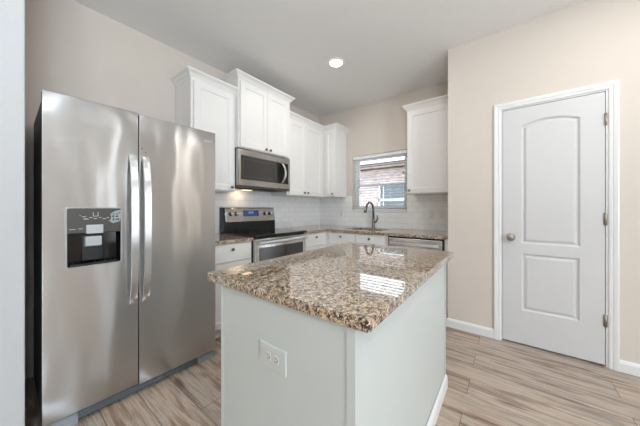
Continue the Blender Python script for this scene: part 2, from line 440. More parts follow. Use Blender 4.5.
# backsplash tile
tl = MB().box(0, 0.008, -2.319, 0, 0.86, 1.40)
struct(tl.build('trim_1', M['tile_y'], origin=(0, 0, 0.89)), 'white subway tile backsplash behind the range')
tb = MB()
tb.box(0.008, WX0, -0.008, 0, 0.86, 1.372); tb.box(WX0, WX1, -0.008, 0, 0.86, WZ0 - 0.022); tb.box(WX1, PX, -0.008, 0, 0.86, 1.372)
struct(tb.build('trim_2', M['tile_x'], origin=(0, 0, 0.89)), 'white subway tile backsplash under the window')

# ------------------------------------------------------------------ kitchen window
w1 = MB()
fy0, fy1 = 0.075, 0.135
w1.box(WX0, WX0 + 0.035, fy0, fy1, WZ0, WZ1); w1.box(WX1 - 0.035, WX1, fy0, fy1, WZ0, WZ1)
w1.box(WX0 + 0.035, WX1 - 0.035, fy0, fy1, WZ0, WZ0 + 0.035); w1.box(WX0 + 0.035, WX1 - 0.035, fy0, fy1, WZ1 - 0.035, WZ1)
win = struct(w1.build('window_1', M['vinyl'], bevel=0.002, origin=((WX0 + WX1) / 2, 0.1, WZ0)), 'white single hung kitchen window')
MIDZ = 1.535
a0, a1 = WX0 + 0.035, WX1 - 0.035
def sash(z0, z1, y0, y1):
    q = MB(); t = 0.036
    q.box(a0, a0 + t, y0, y1, z0, z1); q.box(a1 - t, a1, y0, y1, z0, z1)
    q.box(a0 + t, a1 - t, y0, y1, z0, z0 + t); q.box(a0 + t, a1 - t, y0, y1, z1 - t, z1)
    s_ = q.build('sash', M['vinyl'], win, bevel=0.002)
    MB().box(a0 + t - .003, a1 - t + .003, (y0 + y1) / 2 - .003, (y0 + y1) / 2 + .003, z0 + t - .003, z1 - t + .003).build('pane', M['glass'], s_)
sash(WZ0 + 0.035, MIDZ + 0.018, 0.08, 0.104)
sash(MIDZ - 0.018, WZ1 - 0.035, 0.106, 0.13)
MB().box(WX0 - 0.002, WX1 + 0.002, -0.016, 0.074, WZ0 - 0.022, WZ0 - 0.0005).build('window_sill', M['trim'], win, bevel=0.003)

bl = thing('window_blind', 'white horizontal slat blind hanging in the kitchen window', 'blind', ((WX0 + WX1) / 2, 0.036, WZ0))
MB().box(WX0 + 0.006, WX1 - 0.006, 0.012, 0.064, WZ1 - 0.050, WZ1 - 0.002).build('headrail', M['slat'], bl, bevel=0.004)
sl = MB(); z = WZ1 - 0.075
while z > WZ0 + 0.05:
    n = 4; top = [(0.010 + 0.050 * i / n, z + 0.004 * (1 - (2 * i / n - 1) ** 2)) for i in range(n + 1)]
    lp = [(y, zz) for y, zz in top] + [(y, zz - 0.0028) for y, zz in reversed(top)]
    sl.loops([[(xx, y, zz) for y, zz in lp] for xx in (WX0 + 0.008, WX1 - 0.008)])
    z -= 0.0425
sl.build('slats', M['slat'], bl)
MB().box(WX0 + 0.008, WX1 - 0.008, 0.010, 0.060, WZ0 + 0.004, WZ0 + 0.022).build('bottom_rail', M['slat'], bl, bevel=0.004)
for xx in (WX0 + 0.13, WX1 - 0.24):
    MB().tube([(xx, 0.008, WZ0 + 0.02), (xx, 0.008, WZ1 - 0.06)], 0.0012, 6).build('ladder_cord', M['slat'], bl)
MB().tube([(WX1 - 0.05, -0.008, WZ1 - 0.08), (WX1 - 0.048, -0.012, WZ1 - 0.30)], 0.0018, 6).build('pull_cord', M['slat'], bl)
MB().lathe([(0.003, 0), (0.008, 0.008), (0.009, 0.03), (0.004, 0.045)], (WX1 - 0.048, -0.012, WZ1 - 0.345), (0, 0, 1), 10).build('cord_tassel', M['dark_nickel'], bl)

# ------------------------------------------------------------------ neighbouring house outside
struct(MB().box(-9, 9, 0.3, 9, -0.35, -0.25).build('ground', M['dirt'], origin=(0, 4, -0.25)))
HY = 3.3
hs = thing('house', 'pale brick neighbouring house with brown fascia seen through the kitchen window', 'house', (0, HY, -0.25))
HX0, HX1, HZ0, HZ1 = -0.42, 0.42, 0.95, 1.93
hw = MB()
for bx in ((-7, HX0, HY, HY + 0.25, -0.25, 2.36), (HX1, 7, HY, HY + 0.25, -0.25, 2.36), (HX0, HX1, HY, HY + 0.25, -0.25, HZ0), (HX0, HX1, HY, HY + 0.25, HZ1, 2.36)): hw.box(*bx)
hw.build('brick_wall', M['brick'], hs)
MB().box(-7.2, 7.2, HY - 0.02, HY, 2.29, 2.358).build('frieze_board', M['fascia'], hs)
MB().box(-7.3, 7.3, HY - 0.42, HY + 0.05, 2.36, 2.385).build('soffit', M['soffit'], hs)
MB().box(-7.3, 7.3, HY - 0.46, HY - 0.42, 2.338, 2.395).build('fascia', M['fascia'], hs)
rf = MB(); rf.hexa([(-7.4, HY - 0.5, 2.396), (7.4, HY - 0.5, 2.396), (7.4, HY + 3.6, 2.75), (-7.4, HY + 3.6, 2.75)], [(-7.4, HY - 0.5, 2.42), (7.4, HY - 0.5, 2.42), (7.4, HY + 3.6, 2.78), (-7.4, HY + 3.6, 2.78)])
rf.build('roof', M['shingle'], hs)
nf = MB(); t = 0.05
nf.box(HX0, HX0 + t, HY + 0.03, HY + 0.1, HZ0, HZ1); nf.box(HX1 - t, HX1, HY + 0.03, HY + 0.1, HZ0, HZ1)
nf.box(HX0, HX1, HY + 0.03, HY + 0.1, HZ0, HZ0 + t); nf.box(HX0, HX1, HY + 0.03, HY + 0.1, HZ1 - t, HZ1)
nf.box(HX0, HX1, HY + 0.03, HY + 0.1, 1.40, 1.45); nf.box(-0.285, -0.265, HY + 0.05, HY + 0.1, HZ0, HZ1)
nfo = nf.build('window', M['vinyl'], hs)
MB().box(HX0, HX1, HY + 0.07, HY + 0.09, HZ0, HZ1).build('pane', M['house_glass'], nfo)

# ------------------------------------------------------------------ pantry door
LX0, LX1, LZ0, LZ1 = 2.6075, 3.225, 0.013, 2.038
LY = PW + 0.006     # leaf front plane
def arch_panel(x0, x1, z0, z1, rise, d, n=14):
    """closed outline (ccw seen from the room), inset by d"""
    p = [(x0 + d, z0 + d), (x1 - d, z0 + d)]
    if rise <= 0: return p + [(x1 - d, z1 - d), (x0 + d, z1 - d)]
    w = (x1 - x0) / 2; R = (w * w + rise * rise) / (2 * rise); cz = z1 + rise - R; cx = (x0 + x1) / 2; r = R - d
    for i in range(n + 1):
        x = (x1 - d) - (x1 - x0 - 2 * d) * i / n
        p.append((x, cz + math.sqrt(max(r * r - (x - cx) ** 2, 0))))
    return p
UP = (2.736, 3.096, 0.872, 1.880, 0.042); LP = (2.740, 3.092, 0.298, 0.787, 0)
dm = MB()
holes = [arch_panel(*UP, 0), arch_panel(*LP, 0)]
v2, tr = fill_faces([[(LX0, LZ0), (LX1, LZ0), (LX1, LZ1), (LX0, LZ1)]] + holes)
dm.add([(x, LY, z) for x, z in v2], tr)
for args in (UP, LP):
    L = [[(x, LY + dd, z) for x, z in arch_panel(*args, ins)] for ins, dd in ((0, 0), (0.004, 0.003), (0.010, 0.011), (0.019, 0.013), (0.034, 0.004), (0.040, 0.003))]
    dm.loops(L, False, True)
rect = [(LX0, LZ0), (LX1, LZ0), (LX1, LZ1), (LX0, LZ1)]
dm.loops([[(x, LY, z) for x, z in rect], [(x, LY + 0.035, z) for x, z in rect]], False, True)
door = dm.build('door_1', M['door'], origin=((LX0 + LX1) / 2, LY, 0)); weld(door); struct(door, 'white two panel arch top interior door')
# jamb, stop and casing
jb = MB(); jb.box(DX0, LX0 - 0.003, PW + 0.001, PW + 0.11, 0, DZ1); jb.box(LX1 + 0.003, DX1, PW + 0.001, PW + 0.11, 0, DZ1); jb.box(LX0 - 0.003, LX1 + 0.003, PW + 0.001, PW + 0.11, LZ1 + 0.004, DZ1)
jb.box(LX0 - 0.003, LX0 + 0.012, LY + 0.037, LY + 0.05, 0, LZ1); jb.box(LX1 - 0.012, LX1 + 0.003, LY + 0.037, LY + 0.05, 0, LZ1); jb.box(LX0, LX1, LY + 0.037, LY + 0.05, LZ1 - 0.012, LZ1 + 0.004)
struct(jb.build('trim_3', M['trim'], origin=(2.9, PW, 0)), 'white door jamb')
CP = [(0, 0), (0.006, 0.009), (0.018, 0.011), (0.022, 0.008), (0.028, 0.013), (0.046, 0.017), (0.0535, 0.015), (0.0535, 0)]   # from inner edge outwards, thickness
cl = []
ix0, ix1, iz = 2.5985, 3.2365, 2.049
path = [(ix0, 0.0, (-1, 0)), (ix0, iz, (-1, 1)), (ix1, iz, (1, 1)), (ix1, 0.0, (1, 0))]
for x, z, (mx, mz) in path: cl.append([(x + mx * o, PW - th, z + mz * o) for o, th in CP])
struct(MB().loops(cl).build('trim_4', M['trim'], origin=(2.9, PW, 0)), 'white moulded door casing')
kx, kz = 2.667, 0.922
MB().lathe([(0.031, 0), (0.031, 0.004), (0.026, 0.010), (0.012, 0.013), (0.011, 0.03), (0.018, 0.036), (0.026, 0.046), (0.0285, 0.056), (0.026, 0.066), (0.016, 0.072), (0.0, 0.073)], (kx, LY, kz), (0, -1, 0), 28).build('door_knob', M['nickel'], door)
MB().box(LX0 - 0.0025, LX0 - 0.0005, LY - 0.004, LY + 0.02, kz - 0.03, kz + 0.03).build('strike_plate', M['nickel'], door)
for hz in (1.834, 1.095, 0.341):
    h = MB().tube([(LX1 + 0.0015, LY - 0.007, hz - 0.045), (LX1 + 0.0015, LY - 0.007, hz + 0.045)], 0.0065, 12)
    h.box(LX1 - 0.012, LX1 + 0.001, LY - 0.0025, LY - 0.0002, hz - 0.044, hz + 0.044); h.box(LX1 + 0.002, LX1 + 0.010, LY - 0.0065, LY - 0.004, hz - 0.044, hz + 0.044)
    h.build('hinge', M['nickel'], door)

# ------------------------------------------------------------------ cabinets
def panel_front(T, u0, u1, z0, z1, d0, d1, rail=0.056, step=0.010, depth=0.008):
    mb = MB(T)
    r = lambda i, d: [(u0 + i, d, z0 + i), (u1 - i, d, z0 + i), (u1 - i, d, z1 - i), (u0 + i, d, z1 - i)]
    mb.loops([r(0, d0), r(0, d1 - 0.0015), r(0.0015, d1), r(rail, d1), r(rail + 0.002, d1 - 0.003), r(rail + step, d1 - depth)], True, True)
    return mb
def knob(T, u, d, z, parent):
    mb = MB(T); mb.lathe([(0.007, 0), (0.006, 0.012), (0.010, 0.015), (0.0145, 0.019), (0.0150, 0.024), (0.012, 0.0275), (0.0, 0.028)], (u, d, z), (0, 1, 0), 16)
    return mb.build('knob', M['dark_nickel'], parent)
CROWN = [(0, 0), (0.004, 0), (0.007, 0.010), (0.014, 0.016), (0.020, 0.030), (0.034, 0.046), (0.040, 0.050), (0.044, 0.052), (0.049, 0.058), (0.049, 0.070), (0, 0.070)]
def upper(label, T, u0, u1, z0, z1, dep, doors, crown_path, crown_seg=None, loc=None, knobs=()):
    t = thing('wall_cabinet', label, 'cabinet', loc, 0, 'white wall cabinets')
    bd = MB(T); bd.box(u0, u1, 0.009, dep, z0, z1); bd.build('body', M['cab'], t, bevel=0.0015)
    for (a, b) in doors:
        dr = panel_front(T, a, b, z0 + 0.010, z1 - 0.028, dep + 0.001, dep + 0.021).build('door', M['cab'], t)
        for ku, kz, ki in knobs:
            if a <= ku <= b: knob(T, ku, dep + 0.021, kz, dr)
    cr = MB(); cr.sweep(CROWN, crown_path, z1 - 0.012, crown_seg); cr.build('crown_moulding', M['cab'], t)
    return t
ZB, ZT = 1.350, 2.388
A0, A1, B1 = -2.319, -1.864, -1.103
upper('tall narrow white wall cabinet with one door beside the refrigerator', FX, A0, A1 - 0.0005, ZB, ZT, 0.321, [(A0 + 0.022, A1 - 0.03)],
      [(0.001, A0), (0.321, A0), (0.321, A1 - 0.0005)], None, (0.16, (A0 + A1) / 2, ZB), [(A1 - 0.056, ZB + 0.045, 0)])
upper('deeper raised white wall cabinet with two doors above the microwave', FX, A1, B1, 1.822, 2.552, 0.375, [(A1 + 0.020, (A1 + B1) / 2 - 0.002), ((A1 + B1) / 2 + 0.002, B1 - 0.034)],
      [(0.001, A1), (0.375, A1), (0.375, B1), (0.001, B1)], None, (0.19, (A1 + B1) / 2, 1.82), [((A1 + B1) / 2 - 0.032, 1.855, 0), ((A1 + B1) / 2 + 0.032, 1.855, 0)])
CD = [(0.321, B1 + 0.0005), (0.321, -0.321), (0.563, -0.321), (0.563, -0.001)]
cs = -0.752
upper('two door white wall cabinet between the microwave and the corner', FX, B1 + 0.0005, -0.3225, ZB, ZT, 0.321, [(B1 + 0.03, cs - 0.002), (cs + 0.002, -0.372)],
      CD, (0, 1), (0.16, -0.71, ZB), [(cs - 0.036, ZB + 0.045, 0), (cs + 0.036, ZB + 0.045, 0)])
upper('narrow white wall cabinet left of the kitchen window in the corner', FY, 0.010, 0.563, ZB, ZT, 0.3215, [(0.378, 0.556)],
      CD, (1, 3), (0.28, -0.16, ZB), [(0.522, ZB + 0.045, 0)])
upper('white wall cabinet right of the kitchen window against the corner wall', FY, 1.640, PX - 0.002, ZB, ZT, 0.321, [(1.648, PX - 0.03)],
      [(1.640, -0.001), (1.640, -0.321), (PX - 0.002, -0.321)], None, (1.9, -0.16, ZB), [(1.678, ZB + 0.045, 0)])

CT, CB = 0.889, 0.856      # counter top and underside
def base(label, T, u0, u1, dep, fronts, loc, d_in=0.0095, toe=True):
    t = thing('base_cabinet', label, 'cabinet', loc, 0, 'white base cabinets')
    b = MB(T); b.box(u0, u1, d_in, dep, 0.10, CB - 0.0005); b.box(u0 + 0.001, u1 - 0.001, d_in, dep - 0.07, 0, 0.10)
    b.build('body', M['cab'], t, bevel=0.0015)
    for kind, a, c, z0, z1, ks in fronts:
        if kind == 'drawer':
            f = panel_front(T, a, c, z0, z1, dep + 0.001, dep + 0.021, rail=0.012, step=0.006, depth=-0.0 + 0.003).build('drawer', M['cab'], t)
        else:
            f = panel_front(T, a, c, z0, z1, dep + 0.001, dep + 0.021).build('door', M['cab'], t)
        for ku, kz in ks: knob(T, ku, dep + 0.021, kz, f)
    return t
ZD0, ZD1 = 0.690, 0.846
base('white base cabinet between the refrigerator and the range', FX, A0, A1 - 0.005, 0.61,
     [('drawer', A0 + 0.012, A1 - 0.022, ZD0, ZD1, [(-2.095, 0.800)]), ('door', A0 + 0.012, A1 - 0.022, 0.115, ZD0 - 0.012, [(A1 - 0.055, 0.635)])], (0.3, -2.09, 0))
base('white base cabinet between the range and the corner', FX, B1 + 0.005, -0.612, 0.61,
     [('drawer', B1 + 0.022, -0.675, ZD0, ZD1, [(-0.883, 0.800)]), ('door', B1 + 0.022, -0.675, 0.115, ZD0 - 0.012, [(B1 + 0.052, 0.635)])], (0.3, -0.86, 0))
t = thing('base_cabinet', 'white corner sink base cabinet under the window with two false drawers', 'cabinet', (1.06, -0.3, 0), 0, 'white base cabinets')
b = MB(); b.box(0.612, 1.512, -0.61, -0.52, 0.10, CB - 0.0005); b.box(0.012, 0.612, -0.609, -0.0095, 0.10, CB - 0.0005); b.box(0.612, 1.512, -0.519, -0.0095, 0.10, 0.60); b.box(0.613, 1.511, -0.54, -0.0095, 0, 0.10)
b.build('body', M['cab'], t, bevel=0.0015)
for a, c, k, kd in ((0.668, 1.072, 0.862, 1.04), (1.084, 1.462, 1.280, 1.115)):
    f = panel_front(FY, a, c, ZD0, ZD1, 0.611, 0.631, rail=0.012, step=0.006, depth=0.003).build('drawer', M['cab'], t); knob(FY, k, 0.631, 0.800, f)
    f = panel_front(FY, a, c, 0.115, ZD0 - 0.012, 0.611, 0.631).build('door', M['cab'], t); knob(FY, kd, 0.631, 0.635, f)

# counters
o = slab(MB(), [(0.009, A0 - 0.012), (0.638, A0 - 0.012), (0.638, A1 - 0.004), (0.009, A1 - 0.004)], [], CB, CT).build('countertop', M['granite'], bevel=0.004)
tag(o, 'short speckled granite countertop between the refrigerator and the range', 'countertop', 'granite countertops')
SK = (0.80, 1.36, -0.49, -0.155)
o = slab(MB(), [(0.009, B1 + 0.004), (0.638, B1 + 0.004), (0.638, -0.638), (PX - 0.001, -0.638), (PX - 0.001, -0.009), (0.009, -0.009)],
         [[(SK[0], SK[2]), (SK[1], SK[2]), (SK[1], SK[3]), (SK[0], SK[3])]], CB, CT).build('countertop', M['granite'], bevel=0.004)
tag(o, 'long corner granite countertop around the sink under the window', 'countertop', 'granite countertops')

# sink
sk = thing('kitchen_sink', 'undermounted steel sink in the granite under the window', 'sink', ((SK[0] + SK[1]) / 2, (SK[2] + SK[3]) / 2, 0.65))
q = MB(); z0, z1 = 0.655, CB - 0.0008
def rr_loop(i, z, r=0.05): return [(x, y, z) for x, y in rrect(SK[0] - 0.004 + i, SK[1] + 0.004 - i, SK[2] - 0.004 + i, SK[3] + 0.004 - i, r)]
q.loops([rr_loop(-0.006, z1), rr_loop(-0.006, z0 - 0.004), ], False, True)
q.loops([rr_loop(-0.006, z1), rr_loop(0, z1), rr_loop(0.002, z0 + 0.02), rr_loop(0.02, z0)], False, True)
q.build('basin', M['sinksteel'], sk)
MB().lathe([(0.045, 0), (0.043, 0.003), (0.03, 0.002), (0.0, 0.001)], (1.08, -0.33, z0), (0, 0, 1), 20).build('drain', M['nickel'], sk)

# faucet
fc = thing('faucet', 'dark gooseneck pull-down faucet behind the sink', 'faucet', (1.066, -0.085, CT))
fx, fy = 1.066, -0.085
MB().lathe([(0.027, 0), (0.027, 0.006), (0.022, 0.012), (0.019, 0.04), (0.018, 0.13), (0.0145, 0.145)], (fx, fy, CT), (0, 0, 1), 20).build('base', M['faucet'], fc)
zc, R = 1.148, 0.112
pth = [(fx, fy, CT + 0.14), (fx, fy, zc)] + [(fx, fy - R + R * math.cos(a), zc + R * math.sin(a)) for a in [math.radians(d) for d in range(12, 166, 11)]]
MB().tube(pth, 0.0150, 14).build('spout', M['faucet'], fc)
e = Vector(pth[-1]); d = (e - Vector(pth[-2])).normalized()
MB().lathe([(0.012, 0), (0.014, 0.006), (0.017, 0.03), (0.022, 0.075), (0.021, 0.085), (0.0, 0.086)], tuple(e), tuple(d), 16).build('spray_head', M['faucet'], fc)
hd = MB(); hd.tube([(fx + 0.014, fy, CT + 0.085), (fx + 0.045, fy - 0.004, CT + 0.088)], 0.013, 12)
hd.tube([(fx + 0.04, fy - 0.004, CT + 0.088), (fx + 0.066, fy - 0.008, CT + 0.125), (fx + 0.072, fy - 0.012, CT + 0.195)], [0.014, 0.011, 0.009], 10)
hd.build('handle', M['faucet'], fc)

# ------------------------------------------------------------------ dishwasher
dw = thing('dishwasher', 'stainless dishwasher under the granite right of the sink', 'dishwasher', (1.82, -0.32, 0))
MB().box(1.517, 2.122, -0.625, -0.02, 0.02, CB - 0.004).build('body', M['black'], dw)
p = MB().box(1.532, 2.106, -0.648, -0.6255, 0.12, 0.838).build('front_panel', M['steel_flat'], dw, bevel=0.005)
MB().box(1.532, 2.106, -0.634, -0.6255, 0.8395, CB - 0.006).build('control_strip', M['black_gloss'], dw)
h = MB(); h.hexa([(1.56, -0.688, 0.767), (2.08, -0.688, 0.767), (2.08, -0.678, 0.767), (1.56, -0.678, 0.767)], [(1.56, -0.686, 0.797), (2.08, -0.686, 0.797), (2.08, -0.676, 0.797), (1.56, -0.676, 0.797)])
h.box(1.575, 1.60, -0.68, -0.6475, 0.772, 0.792); h.box(2.04, 2.065, -0.68, -0.6475, 0.772, 0.792)
h.build('handle', M['handle'], dw, bevel=0.003)
MB().box(1.53, 2.11, -0.57, -0.55, 0.0, 0.10).build('toe_panel', M['black'], dw)
fl = MB().box(2.126, PX - 0.0025, -0.63, -0.02, 0, CB - 0.001).build('filler_panel', M['cab'], bevel=0.001)
tag(fl, 'narrow white filler panel between the dishwasher and the wall', 'panel')

# ------------------------------------------------------------------ range
RY0, RY1 = A1 + 0.002, B1 - 0.002
rg = thing('electric_range', 'stainless electric range with black glass cooktop under the microwave', 'range', (0.33, (RY0 + RY1) / 2, 0))
MB().box(0.02, 0.618, RY0, RY1, 0.03, 0.878).build('body', M['black'], rg, bevel=0.003)
ck = MB(FX)
prof = [(0.02, 0.879), (0.655, 0.879), (0.672, 0.884), (0.678, 0.893), (0.672, 0.902), (0.655, 0.906), (0.02, 0.906)]
ck.loops([[(u, dd, z) for dd, z in prof] for u in (RY0, RY1)])
cko = ck.build('cooktop', M['black_glass'], rg, bevel=0.002)
for cx, cy, r in ((0.22, RY0 + 0.20, 0.08), (0.22, RY1 - 0.20, 0.10), (0.49, RY0 + 0.20, 0.105), (0.49, RY1 - 0.20, 0.08)):
    q = MB(); q.loops([[(cx + rr * math.cos(2 * PI * i / 32), cy + rr * math.sin(2 * PI * i / 32), 0.9065) for i in range(32)] for rr in (r, r - 0.003)], False, False)
    q.build('burner_ring', M['dark_grey'], cko)
# backguard: black body, sloped stainless control panel
bgp = MB(FX); pr = [(0.01, 0.9068), (0.098, 0.9068), (0.096, 1.012), (0.070, 1.178), (0.058, 1.186), (0.01, 1.186)]
bgp.loops([[(u, dd, z) for dd, z in pr] for u in (RY0, RY1)])
bgo = bgp.build('backguard', M['black'], rg, bevel=0.003)
def on_panel(u, z, off):    # point on the sloped panel face
    d_ = 0.096 + (0.070 - 0.096) * (z - 1.012) / (1.178 - 1.012)
    return (u, d_ + off, z)
cp = MB(FX); U0, U1 = RY0 + 0.03, RY1 - 0.004
q0 = [on_panel(U0, 1.016, 0.0002), on_panel(U1, 1.016, 0.0002), on_panel(U1, 1.176, 0.0002), on_panel(U0, 1.176, 0.0002)]
q1 = [on_panel(U0, 1.016, 0.006), on_panel(U1, 1.016, 0.006), on_panel(U1, 1.176, 0.006), on_panel(U0, 1.176, 0.006)]
cp.loops([q0, q1]); cpo = cp.build('control_panel', M['steel_flat'], bgo, bevel=0.003)
nrm = Vector((0.0, 0.166, 0.026)).normalized()
for ku in (RY0 + 0.095, RY0 + 0.165, RY1 - 0.165, RY1 - 0.085):
    k = MB(FX); k.lathe([(0.024, 0), (0.024, 0.006), (0.019, 0.010), (0.0175, 0.026), (0.012, 0.028), (0, 0.028)], on_panel(ku, 1.11, 0.006), tuple(nrm), 20)
    k.build('knob', M['black'], bgo)
    k = MB(FX); k.lathe([(0.0155, 0.0282), (0.0145, 0.031), (0.0, 0.0312)], on_panel(ku, 1.11, 0.006), tuple(nrm), 20); k.build('knob_cap', M['handle'], bgo)
ds = MB(FX); D0, D1 = RY0 + 0.262, RY0 + 0.492
ds.loops([[on_panel(D0, 1.078, f), on_panel(D1, 1.078, f), on_panel(D1, 1.152, f), on_panel(D0, 1.152, f)] for f in (0.0062, 0.0085)])
dso = ds.build('display', M['display'], bgo)
dg = MB(FX)
for i, u in enumerate((0.34, 0.358, 0.378, 0.396)):
    for (a, c, e0, e1) in ((0, 0.010, 1.112, 1.115), (0, 0.010, 1.132, 1.135), (0.0, 0.0025, 1.114, 1.133), (0.0085, 0.011, 1.114, 1.133)):
        dg.loops([[on_panel(RY0 + u + a, e0, f), on_panel(RY0 + u + c, e0, f), on_panel(RY0 + u + c, e1, f), on_panel(RY0 + u + a, e1, f)] for f in (0.0086, 0.0092)])
dg.build('digits', M['digit'], dso)
# oven door
od = MB(FX); DZ0, DZT = 0.235, 0.868; r_ = lambda i, d_, top=0.0: [(RY0 + 0.004 + i, d_, DZ0 + i), (RY1 - 0.004 - i, d_, DZ0 + i), (RY1 - 0.004 - i, d_, DZT - i - top), (RY0 + 0.004 + i, d_, DZT - i - top)]
od.loops([r_(0, 0.62), r_(0, 0.655), r_(0.004, 0.659), r_(0.046, 0.659, 0.045), r_(0.050, 0.653, 0.045)], True, True)
odo = od.build('oven_door', M['steel_flat'], rg)
MB(FX).box(RY0 + 0.055, RY1 - 0.055, 0.6535, 0.6565, DZ0 + 0.052, DZT - 0.097).build('door_window', M['oven_glass'], odo)
hh = MB(FX); hp = [(-0.006, -0.019), (0.010, -0.016), (0.016, 0.0), (0.010, 0.016), (-0.006, 0.019), (-0.010, 0)]
hz = 0.829
hh.loops([[(u, 0.705 + a, hz + c) for a, c in hp] for u in (RY0 + 0.03, RY1 - 0.03)])
hh.box(RY0 + 0.045, RY0 + 0.075, 0.6595, 0.70, hz - 0.013, hz + 0.013); hh.box(RY1 - 0.075, RY1 - 0.045, 0.6595, 0.70, hz - 0.013, hz + 0.013)
hh.build('door_handle', M['handle'], odo, bevel=0.003)
MB(FX).box(RY0 + 0.004, RY1 - 0.004, 0.62, 0.655, 0.06, 0.228).build('drawer', M['steel_flat'], rg, bevel=0.004)

# ------------------------------------------------------------------ microwave
mw = thing('microwave', 'stainless over-the-range microwave under the raised cabinet', 'microwave', (0.19, (A1 + B1) / 2, 1.385))
MY0, MY1, MZ0, MZ1 = A1 + 0.001, B1 - 0.001, 1.385, 1.812
MB(FX).box(MY0, MY1, 0.009, 0.345, MZ0 + 0.012, MZ1).build('body', M['black'], mw, bevel=0.002)
fr = MB(FX); r_ = lambda i, d_, iz=None: [(MY0 + i, d_, MZ0 + 0.035 + (iz if iz is not None else i)), (MY1 - i, d_, MZ0 + 0.035 + (iz if iz is not None else i)), (MY1 - i, d_, MZ1 - 0.004 - (iz if iz is not None else i)), (MY0 + i, d_, MZ1 - 0.004 - (iz if iz is not None else i))]
fr.loops([r_(0, 0.346), r_(0, 0.378), r_(0.003, 0.381), r_(0.030, 0.381, 0.062), r_(0.033, 0.376, 0.065)], True, True)
fro = fr.build('door', M['steel_flat'], mw)
wz0, wz1 = MZ0 + 0.035 + 0.067, MZ1 - 0.004 - 0.067
CPX = MY1 - 0.155
MB(FX).box(MY0 + 0.035, CPX - 0.06, 0.3765, 0.3785, wz0, wz1).build('door_window', M['oven_glass'], fro)
MB(FX).box(CPX - 0.059, MY1 - 0.035, 0.3765, 0.3785, wz0, wz1).build('control_panel', M['black_gloss'], mw)
ip = MB(FX); i0, i1, j0, j1 = MY0 + 0.06, CPX - 0.085, wz0 + 0.03, wz1 - 0.03
for a, b_, c, d_ in ((i0, i1, j0, j0 + 0.004), (i0, i1, j1 - 0.004, j1), (i0, i0 + 0.004, j0, j1), (i1 - 0.004, i1, j0, j1)): ip.box(a, b_, 0.3786, 0.3789, c, d_)
ip.build('window_border', M['dark_grey'], fro)
hn = MB(FX); hu = CPX + 0.015; L = []
for i in range(15):
    tt = i / 14; z = wz0 + 0.006 + (wz1 - wz0 - 0.012) * tt; bow = math.sin(PI * tt)
    c = (hu + 0.014 * bow, 0.386 + 0.046 * bow ** 0.7, z)
    L.append([(c[0] - 0.013, c[1] - 0.005, z), (c[0] + 0.013, c[1] - 0.005, z), (c[0] + 0.011, c[1] + 0.006, z), (c[0] - 0.011, c[1] + 0.006, z)])
hn.loops(L); hn.build('handle', M['handle'], fro, bevel=0.002)
vt = MB(FX); vt.box(MY0, MY1, 0.20, 0.374, MZ0 + 0.012, MZ0 + 0.033)
vt.build('vent_grille', M['dark_grey'], mw, bevel=0.003)
lp = MB(FX).box(MY0 + 0.25, MY0 + 0.36, 0.07, 0.13, MZ0 + 0.0075, MZ0 + 0.0115).build('lamp_lens', M['hoodlamp'], mw)
l = bpy.data.lights.new('microwave_lamp', 'AREA'); l.shape = 'RECTANGLE'; l.size = 0.10; l.size_y = 0.05; l.energy = 0.3; l.color = (1.0, 0.72, 0.45)
lo = bpy.data.objects.new('microwave_lamp', l); COL.objects.link(lo); lo.location = (0.10, MY0 + 0.22, MZ0 + 0.003); lo.rotation_euler = (0, math.radians(20), 0)

# ------------------------------------------------------------------ refrigerator
FRX, FRY, FRR = 0.780, -3.247, math.radians(-0.8)
fg = thing('refrigerator', 'side-by-side stainless refrigerator with ice and water dispenser', 'refrigerator', (FRX, FRY, 0), FRR)
